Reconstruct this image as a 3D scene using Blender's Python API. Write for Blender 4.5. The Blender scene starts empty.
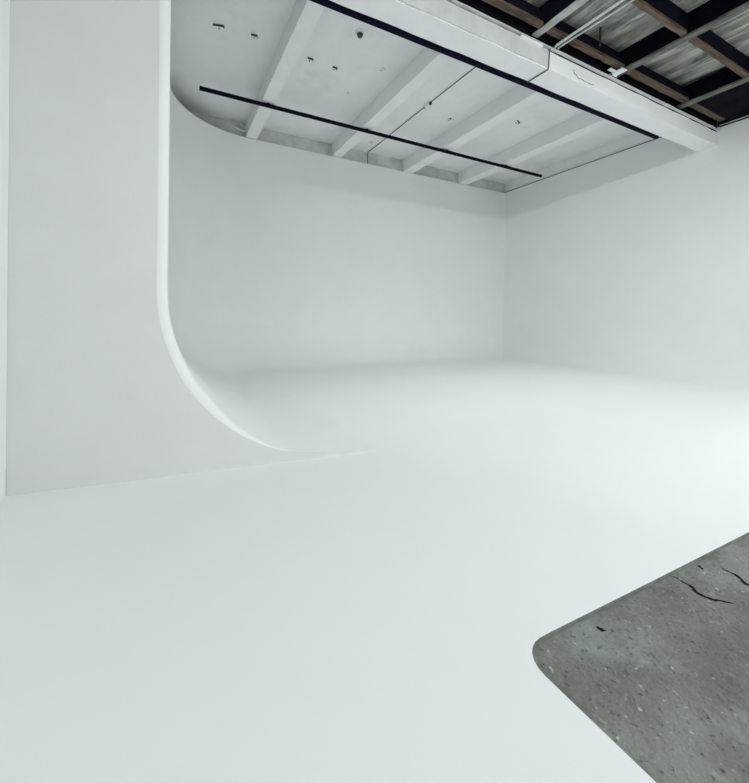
import bpy, bmesh, math, random
from mathutils import Vector, Matrix
random.seed(7)
S = bpy.context.scene
COL = S.collection

# ------------------------------------------------------------------ helpers
def link(o, parent=None):
    COL.objects.link(o)
    if parent is not None:
        o.parent = parent
    return o

def obj(name, bm, mats, parent=None, smooth=False, angle=None):
    bmesh.ops.recalc_face_normals(bm, faces=bm.faces[:]) if not smooth == 'keep' else None
    me = bpy.data.meshes.new(name)
    bm.to_mesh(me); bm.free()
    for m in (mats if isinstance(mats, (list, tuple)) else [mats]):
        me.materials.append(m)
    if smooth:
        me.polygons.foreach_set('use_smooth', [True]*len(me.polygons))
        if angle is not None:
            me.set_sharp_from_angle(angle=math.radians(angle))
    me.update()
    return link(bpy.data.objects.new(name, me), parent)

def tag(o, label=None, cat=None, group=None, kind=None):
    if label: o['label'] = label
    if cat: o['category'] = cat
    if group: o['group'] = group
    if kind: o['kind'] = kind
    return o

def empty(name, loc, label, cat, group=None):
    o = bpy.data.objects.new(name, None)
    o.location = loc; o.empty_display_size = .1
    link(o)
    return tag(o, label, cat, group)

def box(bm, lo, hi, bev=0.0, mi=0):
    b = bmesh.new()
    r = bmesh.ops.create_cube(b, size=1)
    for v in b.verts:
        v.co = Vector([lo[i] + (v.co[i]+.5)*(hi[i]-lo[i]) for i in range(3)])
    if bev:
        bmesh.ops.bevel(b, geom=b.edges[:], offset=bev, segments=2, affect='EDGES', profile=.5)
    for f in b.faces: f.material_index = mi
    me = bpy.data.meshes.new('tmp'); b.to_mesh(me); b.free()
    bm.from_mesh(me); bpy.data.meshes.remove(me)
    return bm

def jbox(bm, lo, hi, axis, n, amp, seed):
    """long timber/plaster bar, cut into n slices along an axis whose edges wander a little"""
    rnd = random.Random(seed)
    o = [a for a in range(3) if a != axis]
    c = [(0, 0), (1, 0), (1, 1), (0, 1)]
    rings = []
    for i in range(n+1):
        t = i/n; ring = []
        for a, b in c:
            p = [0, 0, 0]
            p[axis] = lo[axis] + t*(hi[axis]-lo[axis])
            p[o[0]] = (hi if a else lo)[o[0]] + rnd.uniform(-amp, amp)
            p[o[1]] = (hi if b else lo)[o[1]] + rnd.uniform(-amp, amp)
            ring.append(bm.verts.new(p))
        rings.append(ring)
    for i in range(n):
        for k in range(4):
            bm.faces.new((rings[i][k], rings[i][(k+1) % 4], rings[i+1][(k+1) % 4], rings[i+1][k]))
    bm.faces.new(rings[0]); bm.faces.new(rings[-1])
    return bm

def tube(bm, pts, r, n=8):
    pts = [Vector(p) for p in pts]
    rings = []
    for i, p in enumerate(pts):
        d = (pts[min(i+1, len(pts)-1)] - pts[max(i-1, 0)]).normalized()
        a = d.orthogonal().normalized() if i == 0 else (rings_a - d*rings_a.dot(d)).normalized()
        rings_a = a
        b = d.cross(a)
        rings.append([bm.verts.new(p + r*(math.cos(2*math.pi*k/n)*a + math.sin(2*math.pi*k/n)*b)) for k in range(n)])
    for i in range(len(rings)-1):
        for k in range(n):
            bm.faces.new((rings[i][k], rings[i][(k+1) % n], rings[i+1][(k+1) % n], rings[i+1][k]))
    bm.faces.new(rings[0]); bm.faces.new(rings[-1])
    return bm

def loft(bm, rows, mi=0, flip=False):
    vs = [[bm.verts.new(p) for p in r] for r in rows]
    for i in range(len(vs)-1):
        for j in range(len(vs[0])-1):
            q = (vs[i][j], vs[i][j+1], vs[i+1][j+1], vs[i+1][j])
            f = bm.faces.new(q[::-1] if flip else q); f.material_index = mi
    return vs

# ------------------------------------------------------------------ materials
def mat(name, c1, c2=None, rough=.6, scale=3.0, detail=6, bump=0.0, bscale=60, metallic=0, lo=.35, hi=.65, stretch=None, spec=.5,
        stain=None, sscale=1.2, slo=.55, shi=.75):
    m = bpy.data.materials.new(name); m.use_nodes = True
    nt = m.node_tree; N = nt.nodes; Lk = nt.links
    p = N['Principled BSDF']
    p.inputs['Roughness'].default_value = rough
    p.inputs['Metallic'].default_value = metallic
    p.inputs['Specular IOR Level'].default_value = spec
    tc = N.new('ShaderNodeTexCoord'); mp = N.new('ShaderNodeMapping')
    Lk.new(tc.outputs['Object'], mp.inputs['Vector'])
    if stretch: mp.inputs['Scale'].default_value = stretch
    if c2 is None: c2 = c1
    n = N.new('ShaderNodeTexNoise'); n.inputs['Scale'].default_value = scale; n.inputs['Detail'].default_value = detail
    n.inputs['Roughness'].default_value = .65
    Lk.new(mp.outputs[0], n.inputs['Vector'])
    r = N.new('ShaderNodeValToRGB')
    r.color_ramp.elements[0].position = lo; r.color_ramp.elements[1].position = hi
    r.color_ramp.elements[0].color = (*c1, 1); r.color_ramp.elements[1].color = (*c2, 1)
    Lk.new(n.outputs['Fac'], r.inputs['Fac'])
    out = r.outputs['Color']
    if stain:
        n2 = N.new('ShaderNodeTexNoise'); n2.inputs['Scale'].default_value = sscale; n2.inputs['Detail'].default_value = 8
        n2.inputs['Roughness'].default_value = .7
        Lk.new(mp.outputs[0], n2.inputs['Vector'])
        r2 = N.new('ShaderNodeMapRange'); r2.inputs['From Min'].default_value = slo; r2.inputs['From Max'].default_value = shi
        Lk.new(n2.outputs['Fac'], r2.inputs['Value'])
        mx = N.new('ShaderNodeMix'); mx.data_type = 'RGBA'
        Lk.new(r2.outputs[0], mx.inputs[0]); Lk.new(out, mx.inputs[6]); mx.inputs[7].default_value = (*stain, 1)
        out = mx.outputs[2]
    Lk.new(out, p.inputs['Base Color'])
    if bump:
        nb = N.new('ShaderNodeTexNoise'); nb.inputs['Scale'].default_value = bscale; nb.inputs['Detail'].default_value = 5
        Lk.new(mp.outputs[0], nb.inputs['Vector'])
        bp = N.new('ShaderNodeBump'); bp.inputs['Strength'].default_value = bump; bp.inputs['Distance'].default_value = .01
        Lk.new(nb.outputs['Fac'], bp.inputs['Height']); Lk.new(bp.outputs[0], p.inputs['Normal'])
    return m

M = {}
M['paint'] = mat('white_studio_paint', (.845, .872, .854), (.865, .892, .874), rough=.7, scale=1.5, bump=.04, bscale=40, spec=.3)
M['floor_paint'] = mat('white_floor_paint', (.86, .876, .874), (.875, .89, .888), rough=.65, scale=1.5, bump=.03, bscale=40, spec=.3)
M['ceiling_paint'] = mat('white_ceiling_paint', (.89, .92, .90), (.935, .955, .94), rough=.8, scale=2.2, bump=.12, bscale=25, spec=.2,
                         stain=(.77, .81, .785), sscale=.9, slo=.56, shi=.75)
M['panel'] = mat('panel_paint_toned_down', (.735, .75, .733), (.765, .78, .763), rough=.75, scale=1.8, bump=.05, bscale=45, spec=.25)  # light level set in the colour: greyer to offset floor bounce
M['beam_paint'] = mat('white_beam_paint', (.90, .915, .905), (.94, .95, .945), rough=.75, scale=3, bump=.12, bscale=30, spec=.2)
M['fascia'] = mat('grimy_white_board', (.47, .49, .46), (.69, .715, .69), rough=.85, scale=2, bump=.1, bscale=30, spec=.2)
M['rail'] = mat('black_rail', (.003, .003, .016), (.005, .005, .02), rough=.8, spec=.08)
M['timber'] = mat('brown_timber', (.06, .042, .03), (.20, .145, .108), rough=.85, scale=7, bump=.3, bscale=40, stretch=(.35, 3, 3), spec=.2,
                  stain=(.06, .045, .035), sscale=3.5, slo=.55, shi=.7)
M['steel_dark'] = mat('near_black_steel', (.004, .004, .011), (.007, .007, .015), rough=.9, scale=5, spec=.05)
M['flange'] = mat('worn_grey_steel', (.055, .057, .047), (.20, .205, .18), rough=.6, scale=9, bump=.1, stretch=(2, .5, 2), spec=.3)
M['flange_pale'] = mat('pale_painted_steel', (.34, .36, .335), (.50, .52, .49), rough=.6, scale=6)
M['deck'] = mat('weathered_metal_deck', (.27, .275, .24), (.64, .66, .60), rough=.6, scale=2.5, bump=.1, bscale=50, stretch=(3, .7, 1), spec=.4,
                stain=(.10, .14, .135), sscale=1.6, slo=.52, shi=.66)
M['grey_plaster'] = mat('bare_grey_plaster', (.60, .62, .595), (.71, .73, .705), rough=.85, scale=3, bump=.1, bscale=30, spec=.2)
M['board_and_gap_shade'] = mat('dark_soffit_and_gap_shade', (.006, .006, .012), (.014, .012, .018), rough=.95, spec=.03)  # soffit board tone, also painted in as shade around the girder
M['conduit'] = mat('grey_conduit', (.55, .58, .56), (.66, .69, .67), rough=.45, spec=.5)
M['cable'] = mat('dark_cable', (.05, .055, .055), (.09, .09, .09), rough=.7)
M['white_plastic'] = mat('white_plastic', (.80, .82, .81), (.86, .88, .87), rough=.5)
M['dark_metal'] = mat('dark_metal', (.03, .03, .03), (.06, .06, .06), rough=.5)
M['pale_strip'] = mat('pale_flashing', (.55, .58, .56), (.70, .73, .71), rough=.7, scale=6)
M['edge'] = mat('grubby_edge_and_gap_shade', (.15, .17, .16), (.27, .29, .27), rough=.9, scale=14)  # slab edge dirt, also the painted shade line at the wall top
M['crack'] = mat('crack_shadow', (.012, .013, .013), (.03, .03, .03), rough=1, spec=0)

def concrete():
    m = mat('worn_concrete', (.125, .125, .107), (.25, .26, .235), rough=.75, scale=5, detail=12, bump=1.0, bscale=70, spec=.35,
            stain=(.30, .335, .31), sscale=2.6, slo=.47, shi=.68, lo=.3, hi=.7)
    nt = m.node_tree; N = nt.nodes; Lk = nt.links; p = N['Principled BSDF']
    src = p.inputs['Base Color'].links[0].from_socket
    tc = [n for n in N if n.type == 'TEX_COORD'][0]
    def speck(scale, lo, hi, col, src):
        n = N.new('ShaderNodeTexNoise'); n.inputs['Scale'].default_value = scale; n.inputs['Detail'].default_value = 3
        Lk.new(tc.outputs['Object'], n.inputs['Vector'])
        r = N.new('ShaderNodeMapRange'); r.inputs['From Min'].default_value = lo; r.inputs['From Max'].default_value = hi
        Lk.new(n.outputs['Fac'], r.inputs['Value'])
        mx = N.new('ShaderNodeMix'); mx.data_type = 'RGBA'
        Lk.new(r.outputs[0], mx.inputs[0]); Lk.new(src, mx.inputs[6]); mx.inputs[7].default_value = (*col, 1)
        return mx.outputs[2]
    src = speck(70, .60, .74, (.07, .075, .07), src)
    src = speck(55, .66, .76, (.52, .53, .49), src)
    src = speck(26, .64, .74, (.30, .305, .28), src)
    Lk.new(src, p.inputs['Base Color'])
    return m
M['concrete'] = concrete()

# ------------------------------------------------------------------ the setting
FZ = 0.4655                                       # floor level while building; everything is set down by FZ at the end
YB, XR, HT = 8.22, 8.516, 5.05                   # back wall, right wall, top of the cyclorama
RC, RA = 1.034, 1.5                               # cove radius, radius of the curved vertical corner
XL = -.005                                       # inner face of the left wing
def rise(d):                                     # cove height at distance d from the wall
    return RC - math.sqrt(max(RC*RC - (RC-d)**2, 0)) if d < RC else 0.0
# profile of the sweep: (inset, height), top to floor
PROF = [(0, HT), (0, 4.0), (0, 3.0), (0, 2.2), (0, FZ+RC+.2)]
NC = 40
for i in range(NC+1):
    a = i/NC*math.pi/2
    PROF.append((RC*(1-math.cos(a)), FZ+RC*(1-math.sin(a))))
PROF.append((RC+.25, FZ-.004))

# left wing: end panel (slanted 6.6 degrees), rounded edge, inner face with cove and feathered lip
PA, PD = Vector((-0.7862, 2.8952, 0)), Vector((.9932, -.1164, 0))
WX = -0.786                                        # outer side of the wing
EDGE = [(0.7352, HT), (0.7352, FZ+1.5172), (0.7338, FZ+1.2069), (0.7366, FZ+1.1159), (0.7421, FZ+1.0483), (0.7538, FZ+0.9724), (0.7828, FZ+0.8517), (0.8241, FZ+0.7372), (0.8724, FZ+0.6276), (0.9297, FZ+0.5276), (1.0317, FZ+0.4034), (1.1034, FZ+0.3297), (1.1869, FZ+0.2579), (1.2828, FZ+0.1910), (1.3821, FZ+0.1366), (1.4621, FZ+0.1034), (1.5386, FZ+0.0779), (1.6441, FZ+0.0586), (1.7862, FZ+0.0400), (1.9393, FZ+0.0248), (2.1034, FZ+0.0110), (2.2579, FZ+0.0000)]
def resample(pts, n):
    L = [0]
    for a, b in zip(pts, pts[1:]): L.append(L[-1]+math.dist(a, b))
    out = []; k = 0
    for i in range(n+1):
        t = L[-1]*i/n
        while k < len(L)-2 and L[k+1] < t: k += 1
        u = (t-L[k])/(L[k+1]-L[k])
        out.append(tuple(pts[k][c]+(pts[k+1][c]-pts[k][c])*u for c in range(len(pts[0]))))
    return out
def chaikin(pts):
    o = [pts[0]]
    for a, b in zip(pts, pts[1:]):
        o += [(a[0]*.75+b[0]*.25, a[1]*.75+b[1]*.25), (a[0]*.25+b[0]*.75, a[1]*.25+b[1]*.75)]
    return o + [pts[-1]]
edge_s = chaikin(chaikin(EDGE))
NS = 90
edge_r = resample(edge_s, NS)
ideal = [(XL, HT)] + [(XL+RC*(1-math.cos(i/60*math.pi/2)), FZ+RC*(1-math.sin(i/60*math.pi/2))) for i in range(61)] + [(1.517, FZ-.006)]
ideal_r = resample(ideal, NS)
# outward normals of the panel edge inside the panel plane
rows = []
def pnl(u, z, back=0.0): 
    v = PA + PD*u + Vector((.1164, .9932, 0))*back
    return Vector((v.x, v.y, z))
nrm = []
for i in range(NS+1):
    a = edge_r[max(i-1, 0)]; b = edge_r[min(i+1, NS)]
    dx, dz = b[0]-a[0], b[1]-a[1]; l = math.hypot(dx, dz)
    nrm.append((-dz/l, dx/l))
bull = []
for i in range(NS+1):
    t = i/NS; z = edge_r[i][1]
    bull.append(.055*min(1, max(0, (z-FZ-.08)/.35))**.7)
YA = YB-RA                                        # where the wing hands over to the curved corner
for k in range(7):                                # rounded edge
    a = k/6*math.pi/2; row = []
    for i in range(NS+1):
        r = bull[i]; u, z = edge_r[i]
        row.append(pnl(u+nrm[i][0]*r*math.sin(a), z+nrm[i][1]*r*math.sin(a), r*(1-math.cos(a))))
    rows.append(row)
last = rows[-1]
for k in range(1, 25):
    t = k/24; s = min(1, t*1.0); s = s*s*(3-2*s); row = []
    for i in range(NS+1):
        p = last[i]; q = Vector((ideal_r[i][0], YA, ideal_r[i][1]))
        y = p.y+(YA-p.y)*t
        row.append(Vector((p.x+(q.x-p.x)*s, y, p.z+(q.z-p.z)*s)))
    rows.append(row)
bm = bmesh.new()
vs = loft(bm, rows)
# flat face of the panel
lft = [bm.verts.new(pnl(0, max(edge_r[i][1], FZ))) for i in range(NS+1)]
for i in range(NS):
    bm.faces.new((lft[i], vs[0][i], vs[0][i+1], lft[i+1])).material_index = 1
left_top = lft[0]
# outer skin so the wing has its real thickness
ol = [pnl(0, HT), Vector((WX, YB+.07, HT)), Vector((WX, YB+.07, FZ-.004)), pnl(0, FZ-.004)]
o = [bm.verts.new(p) for p in ol]
bm.faces.new(o)
tp = [left_top] + [vs[r][0] for r in range(len(vs))]
e1 = bm.verts.new((WX, YA, HT))
bm.faces.new(tp + [e1])
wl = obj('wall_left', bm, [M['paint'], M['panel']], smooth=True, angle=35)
tag(wl, kind='structure')

# curved corner + back wall + right wall : swept level by level
def level(d):
    """plan points at inset d: arc, back run, corner, right run"""
    r = max(RA-d, 0); c = Vector((XL+RA, YB-RA))
    arc = [(c.x-r*math.cos(i/20*math.pi/2), c.y+r*math.sin(i/20*math.pi/2)) for i in range(21)]
    rr = .035
    r2 = max(rr-d, 0); ins = max(d, rr)
    cc = (XR-ins, YB-ins)
    corner = [(cc[0]+r2*math.sin(i/6*math.pi/2), cc[1]+r2*math.cos(i/6*math.pi/2)) for i in range(7)]
    if d > rr: corner = [(XR-d, YB-d)]*7
    a = arc[-1]; b = corner[0]
    back = [(a[0]+(b[0]-a[0])*i/10, a[1]+(b[1]-a[1])*i/10) for i in range(11)]
    e = corner[-1]
    right = [(e[0]+(XR-d-e[0])*i/10, e[1]+(.6-e[1])*i/10) for i in range(11)]
    return arc, back, corner, right
LV = [(z, level(d)) for d, z in PROF]
def swept(name, parts, cap_pts):
    bm = bmesh.new(); rr = []
    for z, lv in LV:
        row = []
        for k in parts:
            seg = lv[k] if not row else lv[k][1:]
            row += seg
        rr.append([Vector((x, y, z)) for x, y in row])
    vs = loft(bm, rr)
    # top edge and outer skin
    top = rr[0]; out = []
    for i, p in enumerate(top):
        a = top[max(i-1, 0)]; b = top[min(i+1, len(top)-1)]
        t = (b-a); t = t.normalized() if t.length > 1e-6 else Vector((1, 0, 0))
        out.append(p + Vector((-t.y, t.x, 0))*.07)
    o1 = [bm.verts.new(p) for p in out]; o2 = [bm.verts.new((p.x, p.y, FZ-.004)) for p in out]
    for i in range(len(top)-1):
        bm.faces.new((vs[0][i], o1[i], o1[i+1], vs[0][i+1]))
        bm.faces.new((o1[i], o2[i], o2[i+1], o1[i+1]))
    bmesh.ops.remove_doubles(bm, verts=bm.verts[:], dist=1e-5)
    return tag(obj(name, bm, M['paint'], smooth=True, angle=50), kind='structure')
swept('wall_back', (0, 1), None)
swept('wall_right', (2, 3), None)

# side wall returning towards the viewer along the left of the wing
bm = bmesh.new(); box(bm, (WX-.15, -7.0, FZ-.02), (WX, 2.890, 5.6))
tag(obj('wall_side', bm, M['paint']), kind='structure')
bm = bmesh.new(); box(bm, (WX-.15, -7.15, FZ-.02), (8.75, -7.0, 5.6)); tag(obj('wall_front_added', bm, M['fascia']), kind='structure')  # front wall is unseen, added to hold back light on the panel
# upper walls behind the cyclorama top
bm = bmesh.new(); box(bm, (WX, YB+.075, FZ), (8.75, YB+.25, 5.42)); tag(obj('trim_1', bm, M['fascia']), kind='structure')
bm = bmesh.new(); box(bm, (XR+.075, -7.0, FZ), (8.75, YB+.075, 5.42)); tag(obj('trim_2', bm, M['ceiling_paint']), kind='structure')
bm = bmesh.new(); box(bm, (XR+.055, 3.61, HT+.002), (XR+.074, YB+.07, 5.095)); tag(obj('trim_wall_top_shade', bm, M['edge']), kind='structure')  # dark strip painted in as the shade line along the wall top
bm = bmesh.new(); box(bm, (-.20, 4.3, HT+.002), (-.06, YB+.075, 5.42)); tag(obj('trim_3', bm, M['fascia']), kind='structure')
bm = bmesh.new(); box(bm, (WX-.15, 3.60, 5.35), (8.75, YB+.25, 5.50)); tag(obj('ceiling', bm, M['ceiling_paint']), kind='structure')

# painted floor slab (outline in plan) and the bare concrete in front
bm = bmesh.new()
out = [(WX, YB), (XR, YB), (XR, 0.701), (2.503, 0.831), (1.687, 0.848), (1.128, 0.862)]
for i in range(7):
    a = i/6*math.pi/2
    out.append((1.076-.10*math.sin(a), 0.862-.10+.10*math.cos(a)))
out += [(0.976, -7.0), (WX, -7.0)]
top = [bm.verts.new((x, y, FZ)) for x, y in out]; bot = [bm.verts.new((x, y, FZ-.017)) for x, y in out]
f = bm.faces.new(top)
for i in range(len(out)):
    j = (i+1) % len(out)
    q = bm.faces.new((top[i], top[j], bot[j], bot[i])); q.material_index = 1
bmesh.ops.triangulate(bm, faces=[f])
fl = tag(obj('floor', bm, [M['floor_paint'], M['edge']]), kind='structure')
bm = bmesh.new(); box(bm, (WX-.15, -7.0, FZ-.2), (8.75, YB+.25, FZ-.016))
fc = tag(obj('floor_concrete', bm, M['concrete']), kind='structure')
def crack(pts, ws, seed):
    rnd = random.Random(seed); bm = bmesh.new(); P = []
    for i in range(len(pts)-1):
        for k in range(4):
            t = k/4
            P.append((pts[i][0]+(pts[i+1][0]-pts[i][0])*t+rnd.uniform(-.004, .004), pts[i][1]+(pts[i+1][1]-pts[i][1])*t+rnd.uniform(-.004, .004),
                      (ws[i]+(ws[i+1]-ws[i])*t)*rnd.uniform(.55, 1.25)))
    P.append((*pts[-1], .001))
    L, R = [], []
    for i, (x, y, w) in enumerate(P):
        a = P[max(i-1, 0)]; b = P[min(i+1, len(P)-1)]
        dx, dy = b[0]-a[0], b[1]-a[1]; l = math.hypot(dx, dy) or 1
        L.append((x-dy/l*w, y+dx/l*w, FZ-.0154)); R.append((x+dy/l*w, y-dx/l*w, FZ-.0154))
    loft(bm, [L, R])
    return tag(obj('crack', bm, M['crack'], fc), 'dark open crack')
crack([(1.8414, 0.8359), (1.8359, 0.7848), (1.8138, 0.7455), (1.8159, 0.7090), (1.8407, 0.6786), (1.8676, 0.6538)], [0.0022, 0.0054, 0.0110, 0.0077, 0.0054, 0.0045], 1)
crack([(2.0841, 0.7703), (2.0841, 0.7276), (2.0483, 0.6772), (2.0621, 0.6414)], [0.0022, 0.0066, 0.0110, 0.0088], 2)
crack([(1.3083, 0.8207), (1.3048, 0.8034), (1.3172, 0.7931)], [0.0022, 0.0088, 0.0034], 3)
crack([(2.0207, 0.8310), (2.0103, 0.8138), (2.0000, 0.8034)], [0.0022, 0.0054, 0.0022], 4)

# metal roof deck outside the girder: trapezoid ribs running away from the viewer
bm = bmesh.new(); prof = []
x = -.87
while x < 7.25:
    prof += [(x, 5.15), (x+.13, 5.15), (x+.165, 5.21), (x+.29, 5.21), (x+.325, 5.15)]
    x += .325
a = [(px, -6.0, pz) for px, pz in prof]; b = [(px, 3.32, pz) for px, pz in prof]
a2 = [(px, -6.0, pz+.02) for px, pz in prof]; b2 = [(px, 3.32, pz+.02) for px, pz in prof]
loft(bm, [a, b, b2, a2, a])
tag(obj('ceiling_metal', bm, M['deck']), kind='structure')
bm = bmesh.new(); box(bm, (7.275, -6.0, 4.915), (XR-.012, 3.13, 5.24)); tag(obj('ceiling_board', bm, M['board_and_gap_shade']), kind='structure')

bm = bmesh.new(); jbox(bm, (XR-.03, -2.0, 4.862), (XR-.001, 3.262, 4.874), 1, 30, .003, 5); box(bm, (XR-.012, -2.0, 4.876), (XR-.001, 3.30, 5.24))
tag(obj('trim_5', bm, M['board_and_gap_shade']), kind='structure')
bm = bmesh.new(); jbox(bm, (XR-.034, .5, 4.876), (XR-.013, 3.262, 4.892), 1, 30, .004, 6)
tag(obj('trim_6', bm, M['pale_strip']), kind='structure')

# ------------------------------------------------------------------ girder
t = empty('girder', (4.0, 3.45, 4.56), 'large white plastered girder carrying the edge of the white ceiling', 'girder')
def at(o, parent):                                # keep world coordinates while parenting to an Empty
    o.matrix_parent_inverse = Matrix.Translation(-Vector(parent.location)); return o
bm = bmesh.new(); jbox(bm, (.01, 3.30, 4.56), (XR-.002, 3.60, 4.785), 0, 40, .005, 11)
box(bm, (.01, 3.345, 4.785), (XR-.002, 3.60, 5.34))
at(obj('body', bm, M['beam_paint'], t), t)
bm = bmesh.new(); jbox(bm, (.01, 3.262, 4.802), (XR-.004, 3.300, 4.817), 0, 60, .003, 12)
at(tag(obj('ledge', bm, M['pale_strip'], t), 'thin pale flashing strip along the top'), t)
bm = bmesh.new(); box(bm, (.01, 3.312, 4.785), (XR-.004, 3.345, 5.02)); at(tag(obj('gap_shade', bm, M['board_and_gap_shade'], t), 'dark strip standing for shade in the gap above'), t)  # darkened to stand for the shade above and below the ledge
bm = bmesh.new(); jbox(bm, (.01, 3.283, 4.574), (4.10, 3.297, 4.784), 0, 40, .002, 15); at(tag(obj('face_plaster', bm, M['grey_plaster'], t), 'greyer bare plaster on the front face'), t)
bm = bmesh.new(); box(bm, (3.62, 3.255, 4.768), (3.98, 3.30, 4.792), .004)
at(obj('patch_strip', bm, M['beam_paint'], t), t)
def line_on_face(pts, r): 
    bm = bmesh.new(); tube(bm, pts, r, 6); return bm
rnd = random.Random(3); P = []
base = [(4.60, 4.705), (4.61, 4.665), (4.66, 4.645), (4.69, 4.615), (4.76, 4.622), (4.82, 4.606), (4.90, 4.615), (4.96, 4.604), (5.05, 4.622)]
for (xa, za), (xb, zb) in zip(base, base[1:]):
    for k in range(4): P.append((xa+(xb-xa)*k/4, 3.2935, za+(zb-za)*k/4+rnd.uniform(-.007, .007)))
at(tag(obj('peeling_crack', line_on_face(P, .0026), M['cable'], t), 'dark wandering crack in the paint'), t)
bm = bmesh.new(); 
loft(bm, [[(4.62, 3.288, 4.70), (4.72, 3.286, 4.665), (4.84, 3.287, 4.655), (4.95, 3.289, 4.64)], [(4.625, 3.298, 4.67), (4.72, 3.298, 4.628), (4.84, 3.298, 4.622), (4.98, 3.298, 4.62)]])
at(tag(obj('paint_flake', bm, M['white_plastic'], t), 'white curl of peeling paint'), t)

# ------------------------------------------------------------------ white ceiling beams
names = ['white ceiling beam nearest the curved corner, first from the left', 'second white ceiling beam from the left, left of the wired junction box',
         'third white ceiling beam from the left, right of the wired junction box', 'white ceiling beam nearest the right wall, fourth from the left']
for i, (x0, x1) in enumerate([(1.375, 1.59), (3.24, 3.45), (5.12, 5.39), (6.87, 7.14)]):
    bm = bmesh.new(); jbox(bm, (x0, 3.602, 5.062), (x1, YB+.073, 5.35), 1, 30, .005, 20+i)
    tag(obj('ceiling_beam', bm, M['beam_paint']), names[i], 'beam', 'white ceiling beams')

# ------------------------------------------------------------------ black rails
def rail(x0, x1, y, z, label, clips, side, h):
    t = empty('rail', ((x0+x1)/2, y, z), label, 'rail', 'black rails under the white ceiling')
    bm = bmesh.new(); box(bm, (x0, y-h, z-h), (x1, y+h, z+h), .005)
    at(obj('bar', bm, M['rail'], t), t)
    for xe in (x0, x1):
        bm = bmesh.new(); box(bm, (xe-.012, y-h-.002, z-h-.002), (xe+.012, y+h+.002, z+h+.002), .004)
        at(obj('end_cap', bm, M['rail'], t), t)
    for xc in clips:
        bm = bmesh.new()
        if side: box(bm, (xc-.015, y-.046, z-.01), (xc+.015, y-h+.003, z+.015), .004)
        else: box(bm, (xc-.02, y-.02, z+h-.003), (xc+.02, y+.02, 5.063), .004)
        at(obj('clip', bm, M['rail'], t), t)
    return t
rail(.43, 8.19, 6.717, 5.018, 'long black rail hung under the ceiling beams, farther from the girder', (1.48, 3.345, 5.255, 7.0), False, .026)
rail(.05, 7.27, 3.648, 4.565, 'long black rail fixed along the inner edge of the white girder', (1.2, 2.6, 3.9, 5.2, 6.6), True, .027)

# ------------------------------------------------------------------ ceiling anchors, wiring
tz = 5.35
def anchor(x, y, rz, label, w=.10, dark=True):
    t = empty('ceiling_anchor', (x, y, tz), label, 'anchor', 'small fixings on the white ceiling')
    t.rotation_euler = (0, 0, rz+math.pi)
    bm = bmesh.new(); box(bm, (-w/2, -.045, -.012), (w/2, .045, .001), .004); obj('plate', bm, M['ceiling_paint'], t)
    bm = bmesh.new(); box(bm, (-w*.55, .035, -.024), (w*.55, .05, -.002), .003)
    box(bm, (-w*.55, .005, -.024), (-w*.45, .05, -.014), .002)
    obj('hook', bm, M['dark_metal'] if dark else M['beam_paint'], t)
    bm = bmesh.new(); bmesh.ops.create_uvsphere(bm, u_segments=10, v_segments=6, radius=.010)
    for v in bm.verts: v.co += Vector((0, -.01, -.016))
    obj('bolt', bm, M['dark_metal'], t, smooth=True)
    return t
anchor(.585, 5.66, -.25, 'dark angled ceiling anchor closest to the white end panel', .13)
anchor(1.035, 5.62, -.1, 'small thin ceiling anchor just left of the first beam', .08)
anchor(1.87, 5.72, 0, 'dark ceiling anchor just right of the first beam, left of a matching pair', .08)
anchor(2.275, 5.74, 0, 'dark ceiling anchor second from the first beam, right of a matching pair', .07)
anchor(2.728, 6.227, .6, 'pale ceiling anchor beside the left face of the second beam', .06, False)
anchor(2.935, 5.40, .4, 'faint pale ceiling anchor high up beside the second beam', .05, False)
anchor(3.99, 7.75, 0, 'pale ceiling anchor behind the far black rail, beside the cable', .09, False)
anchor(4.83, 6.115, 0, 'tiny dark ceiling anchor between the junction box and third beam', .04)
anchor(6.055, 5.56, .4, 'dark ceiling anchor between the third and fourth beams', .11)
# round fitting
t = empty('ceiling_sensor', (2.286, 4.836, tz), 'small round white ceiling fitting with a dark centre near the girder', 'ceiling fitting')
bm = bmesh.new(); bmesh.ops.create_cone(bm, cap_ends=True, segments=24, radius1=.055, radius2=.07, depth=.03)
for v in bm.verts: v.co.z -= .014
obj('base', bm, M['white_plastic'], t, smooth=True, angle=40)
bm = bmesh.new(); bmesh.ops.create_cone(bm, cap_ends=True, segments=20, radius1=.030, radius2=.045, depth=.04)
for v in bm.verts: v.co.z -= .048
obj('lens', bm, M['dark_metal'], t, smooth=True, angle=40)
# junction box
t = empty('junction_box', (4.155, 5.871, tz), 'small round white junction box on the ceiling midway along the cable', 'junction box')
bm = bmesh.new(); bmesh.ops.create_cone(bm, cap_ends=True, segments=24, radius1=.06, radius2=.07, depth=.06)
for v in bm.verts: v.co.z -= .029
obj('body', bm, M['white_plastic'], t, smooth=True, angle=40)
for s in (-1, 1):
    bm = bmesh.new(); box(bm, (-.02, s*.075-.025, -.045), (.02, s*.075+.025, -.005), .004); obj('gland', bm, M['dark_metal'], t)
bm = bmesh.new()
tube(bm, [(4.155, 5.80, tz-.008), (4.157, 5.3, tz-.008), (4.164, 4.7, tz-.008), (4.165, 4.0, tz-.008), (4.165, 3.70, tz-.008), (4.165, 3.613, tz-.02), (4.165, 3.609, 5.2), (4.165, 3.609, 4.62)], .0075, 8)
tag(obj('ceiling_cable', bm, M['cable'], smooth=True), 'thin dark cable from the junction box forward to the girder', 'cable')
bm = bmesh.new()
tube(bm, [(4.155, 5.94, tz-.008), (4.152, 6.6, tz-.008), (4.156, 7.3, tz-.008), (4.153, 8.27, tz-.008), (4.153, 8.286, tz-.03), (4.153, 8.286, 5.06)], .0075, 8)
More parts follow.
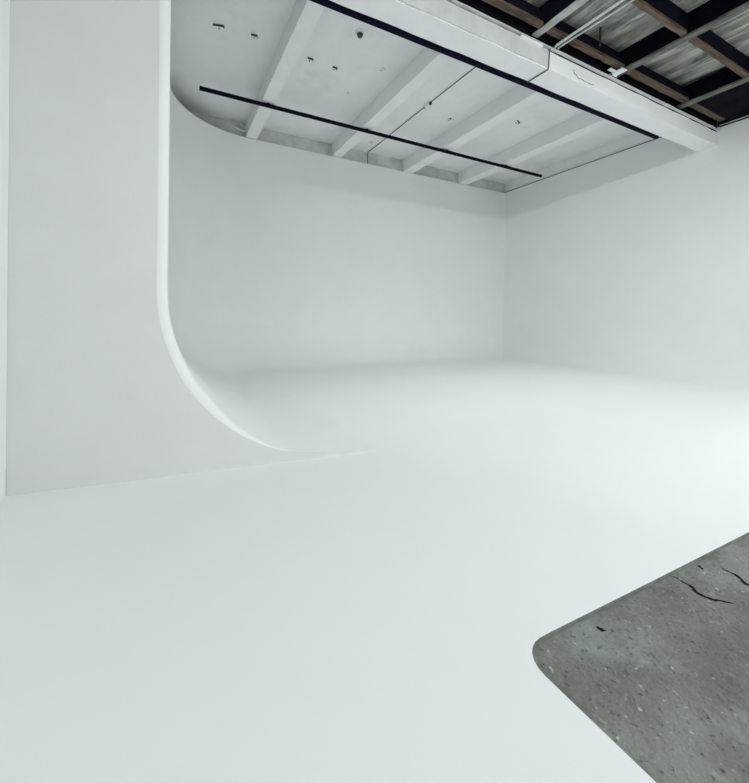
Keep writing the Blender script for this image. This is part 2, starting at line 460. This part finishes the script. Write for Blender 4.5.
tag(obj('ceiling_cable', bm, M['cable'], smooth=True), 'thin dark cable from the junction box back to the rear wall', 'cable')
# loose pale wires at the end of the first beam
bm = bmesh.new()
tube(bm, [(1.10, 8.22, 5.345), (1.18, 8.15, 5.30), (1.28, 8.08, 5.22), (1.365, 8.03, 5.14)], .008, 6)
tube(bm, [(1.10, 7.95, 5.10), (1.2, 8.0, 5.09), (1.30, 8.06, 5.10), (1.37, 8.10, 5.13)], .008, 6)
tag(obj('loose_wire', bm, M['white_plastic'], smooth=True), 'loose pale wires by the far end of the first ceiling beam', 'wire')

# ------------------------------------------------------------------ roof framing outside the girder
def rafter(x, w, label, fm, ztop=5.15, flabel=None):
    t = empty('rafter', (x, 0, 4.88), label, 'rafter', 'dark steel rafters under the metal roof')
    bm = bmesh.new(); box(bm, (x-.02, -6, 4.895), (x+.02, 3.30, ztop)); at(obj('web', bm, M['steel_dark'], t), t)
    bm = bmesh.new(); jbox(bm, (x-w/2, -6, 4.875), (x+w/2, 3.30, 4.897), 1, 60, .004, int(x*100)); o = at(obj('flange', bm, fm, t), t)
    if flabel: o['label'] = flabel
    bm = bmesh.new(); box(bm, (x-w/2, -6, ztop-.015), (x+w/2, 3.30, ztop)); at(obj('top_flange', bm, M['steel_dark'], t), t)
    return t
rafter(3.885, .085, 'dark steel rafter with pale underside, leftmost, by the grey conduits', M['flange_pale'], 5.148, 'pale underside')
rafter(5.50, .11, 'dark steel rafter with a grey underside, crossing the middle above the white bracket', M['flange'], 5.148, 'worn grey underside')
rafter(7.19, .125, 'dark steel rafter beside the black soffit board, nearest the right wall', M['flange'], 5.148, 'worn grey underside')

def purlin(x0, x1, y0, y1, z0, z1, label, seed, grp):
    bm = bmesh.new(); jbox(bm, (x0, y0, z0), (x1, y1, z1), 0, 14, .006, seed)
    t = empty('purlin', ((x0+x1)/2, (y0+y1)/2, z0), label, 'purlin', grp)
    at(obj('timber', bm, M['timber'], t), t)
    bm = bmesh.new(); box(bm, (x0, y0-.012, z0+.035), (x1, y0-.001, z1+.01)); at(tag(obj('side_plate', bm, M['steel_dark'], t), 'dark side plate'), t)  # near-black strip along the near side of the timber
    return t
g1 = 'brown timbers along the girder'; g2 = 'brown timbers across the roof bay'
purlin(.05, 3.835, 3.135, 3.215, 4.90, 5.0, 'brown timber along the girder, left of the leftmost rafter', 31, g1)
purlin(3.935, 5.44, 3.135, 3.215, 4.90, 5.0, 'brown timber along the girder, between the conduits and white bracket', 32, g1)
purlin(5.56, 7.131, 3.135, 3.22, 4.90, 5.0, 'brown timber along the girder, right of the white bracket', 33, g1)
purlin(7.26, 8.36, 3.135, 3.22, 4.90, 5.0, 'brown timber along the girder, ending at the right wall', 34, g1)
purlin(3.935, 5.44, 2.415, 2.475, 4.90, 5.11, 'brown roof timber crossing between the leftmost and middle rafters', 35, g2)
purlin(5.56, 7.131, 2.415, 2.48, 4.90, 5.11, 'brown roof timber crossing right of the middle rafter', 36, g2)
# dark strip that paints in the shade of the gap above the girder
bm = bmesh.new(); box(bm, (.01, 3.216, 5.03), (8.51, 3.324, 5.148)); tag(obj('trim_gap_shade', bm, M['board_and_gap_shade']), kind='structure')

# conduits
for i, (xa, xb, z, r, lab) in enumerate([(4.205, 4.21, 4.85, .016, 'grey conduit under the roof, left one of a close pair'),
                                         (4.262, 4.30, 4.85, .013, 'grey conduit under the roof, right one of a close pair')]):
    bm = bmesh.new(); tube(bm, [(xa, 3.27, 4.838), (xa, 3.24, z), (xb+.0, 2.46, z), (xb+.0, -6, z)], r, 10)
    tag(obj('conduit', bm, M['conduit'], smooth=True, angle=50), lab, 'conduit', 'grey conduits under the roof')
bm = bmesh.new(); tube(bm, [(4.19, 3.262, 4.84), (4.13, 3.285, 4.80), (4.125, 3.288, 4.70), (4.118, 3.287, 4.575), (4.118, 3.294, 4.551), (4.11, 3.45, 4.548), (4.105, 3.60, 4.548)], .0075, 8)
tag(obj('drop_cable', bm, M['cable'], smooth=True), 'thin dark cable dropping over the girder face to the rail', 'cable')
# bracket
t = empty('bracket', (5.42, 3.25, 4.85), 'white metal bracket on top of the girder under the middle rafter', 'bracket')
bm = bmesh.new(); box(bm, (5.36, 3.12, 4.852), (5.47, 3.308, 4.868), .003); at(obj('plate', bm, M['white_plastic'], t), t)
bm = bmesh.new(); box(bm, (5.24, 3.20, 4.856), (5.37, 3.25, 4.870), .003); box(bm, (5.355, 3.245, 4.826), (5.455, 3.258, 4.853), .003)
at(obj('tab', bm, M['white_plastic'], t), t)
# stub hanger
bm = bmesh.new(); tube(bm, [(4.78, 3.06, 4.93), (4.78, 3.06, 5.16)], .014, 8)
tag(obj('hanger_rod', bm, M['dark_metal']), 'short dark hanger rod under the roof, right of the conduits', 'rod')

# ------------------------------------------------------------------ light: tubes under the roof behind the viewer + daylight world + fill added out of view
def area(name, loc, sx, sy, power, col, rot=(0, 0, 0)):
    l = bpy.data.lights.new(name, 'AREA'); l.shape = 'RECTANGLE'; l.size = sx; l.size_y = sy; l.energy = power; l.color = col
    o = bpy.data.objects.new(name, l); o.location = loc; o.rotation_euler = rot; link(o); return o
def added_fill(x, y, z, tx, ty, sx, sy, power, spread, col):  # lamps added out of view to brighten the far floor and cove
    o = area('added_fill', (x, y, z), sx, sy, power, col)
    o.data.spread = math.radians(spread)
    o.rotation_euler = (Vector((tx, ty, FZ)) - Vector((x, y, z))).to_track_quat('-Z', 'Y').to_euler()
    return o
POW = {'soft': 4.3, 'over': 150, 'world': .5, 'side_fill': 100, 'over2': 50, 'front': 110, 'key': 24}
for x in (1.3, 4.2, 7.1):
    added_fill(x, 1.35, 4.72, x*.8+.9, 5.0, 1.2, .8, POW['soft'], 62, (.94, .96, 1))
area('roof_lamps', (4.2, -1.5, 4.80), 7, 3.5, POW['over'], (.94, .96, 1))
area('roof_lamps', (4.2, 1.45, 4.74), 5.5, .5, POW['over2'], (.94, .96, 1))
area('added_side_fill', (8.45, -1.5, 1.9), 4.0, 3.0, POW['side_fill'], (.925, .95, 1), (math.radians(90), 0, math.radians(90)))  # unseen light added at the solid side wall to brighten the wing edge
area('added_front_fill', (4.5, -6.9, 1.6), 7.0, 2.4, POW['front'], (.925, .95, 1), (math.radians(90), 0, 0))  # unseen light added before the front wall to lift the ceiling
o = area('key_lamp', (-.5, -1.0, 4.78), .5, .12, POW['key'], (.93, .955, 1))
o.data.spread = math.radians(80)
o.rotation_euler = (Vector((8.5, 6.2, 2.2)) - Vector((-.5, -1.0, 4.78))).to_track_quat('-Z', 'Y').to_euler()
w = bpy.data.worlds.new('daylight'); S.world = w; w.use_nodes = True
w.node_tree.nodes['Background'].inputs[0].default_value = (.86, .95, 1, 1)
w.node_tree.nodes['Background'].inputs[1].default_value = POW['world']

# ------------------------------------------------------------------ camera
yaw, pitch, roll, fpx = math.radians(27.8411), math.radians(-.2007), math.radians(.6982), 392.44
c, s = math.cos, math.sin
fw = Vector((s(yaw)*c(pitch), c(yaw)*c(pitch), s(pitch))); r0 = Vector((c(yaw), -s(yaw), 0)); u0 = r0.cross(fw)
r = c(roll)*r0 + s(roll)*u0; u = -s(roll)*r0 + c(roll)*u0
cd = bpy.data.cameras.new('camera'); co = bpy.data.objects.new('camera', cd); link(co)
m = Matrix((r, u, -fw)).transposed().to_4x4(); m.translation = (0, 0, 1.5); co.matrix_world = m
cd.sensor_fit = 'HORIZONTAL'; cd.sensor_width = 36; cd.lens = fpx/749*36
cd.shift_x = .5/749
cd.shift_y = -(391.5-317)/749
cd.clip_start = .05
S.camera = co
vs_ = S.view_settings; vs_.view_transform = 'Standard'; vs_.look = 'None'; vs_.gamma = 1; vs_.exposure = 0.17; vs_.use_curve_mapping = False
# set everything down so that the painted floor lies at z = 0
for o in list(S.objects):
    if o.parent is None:
        o.location.z -= FZ
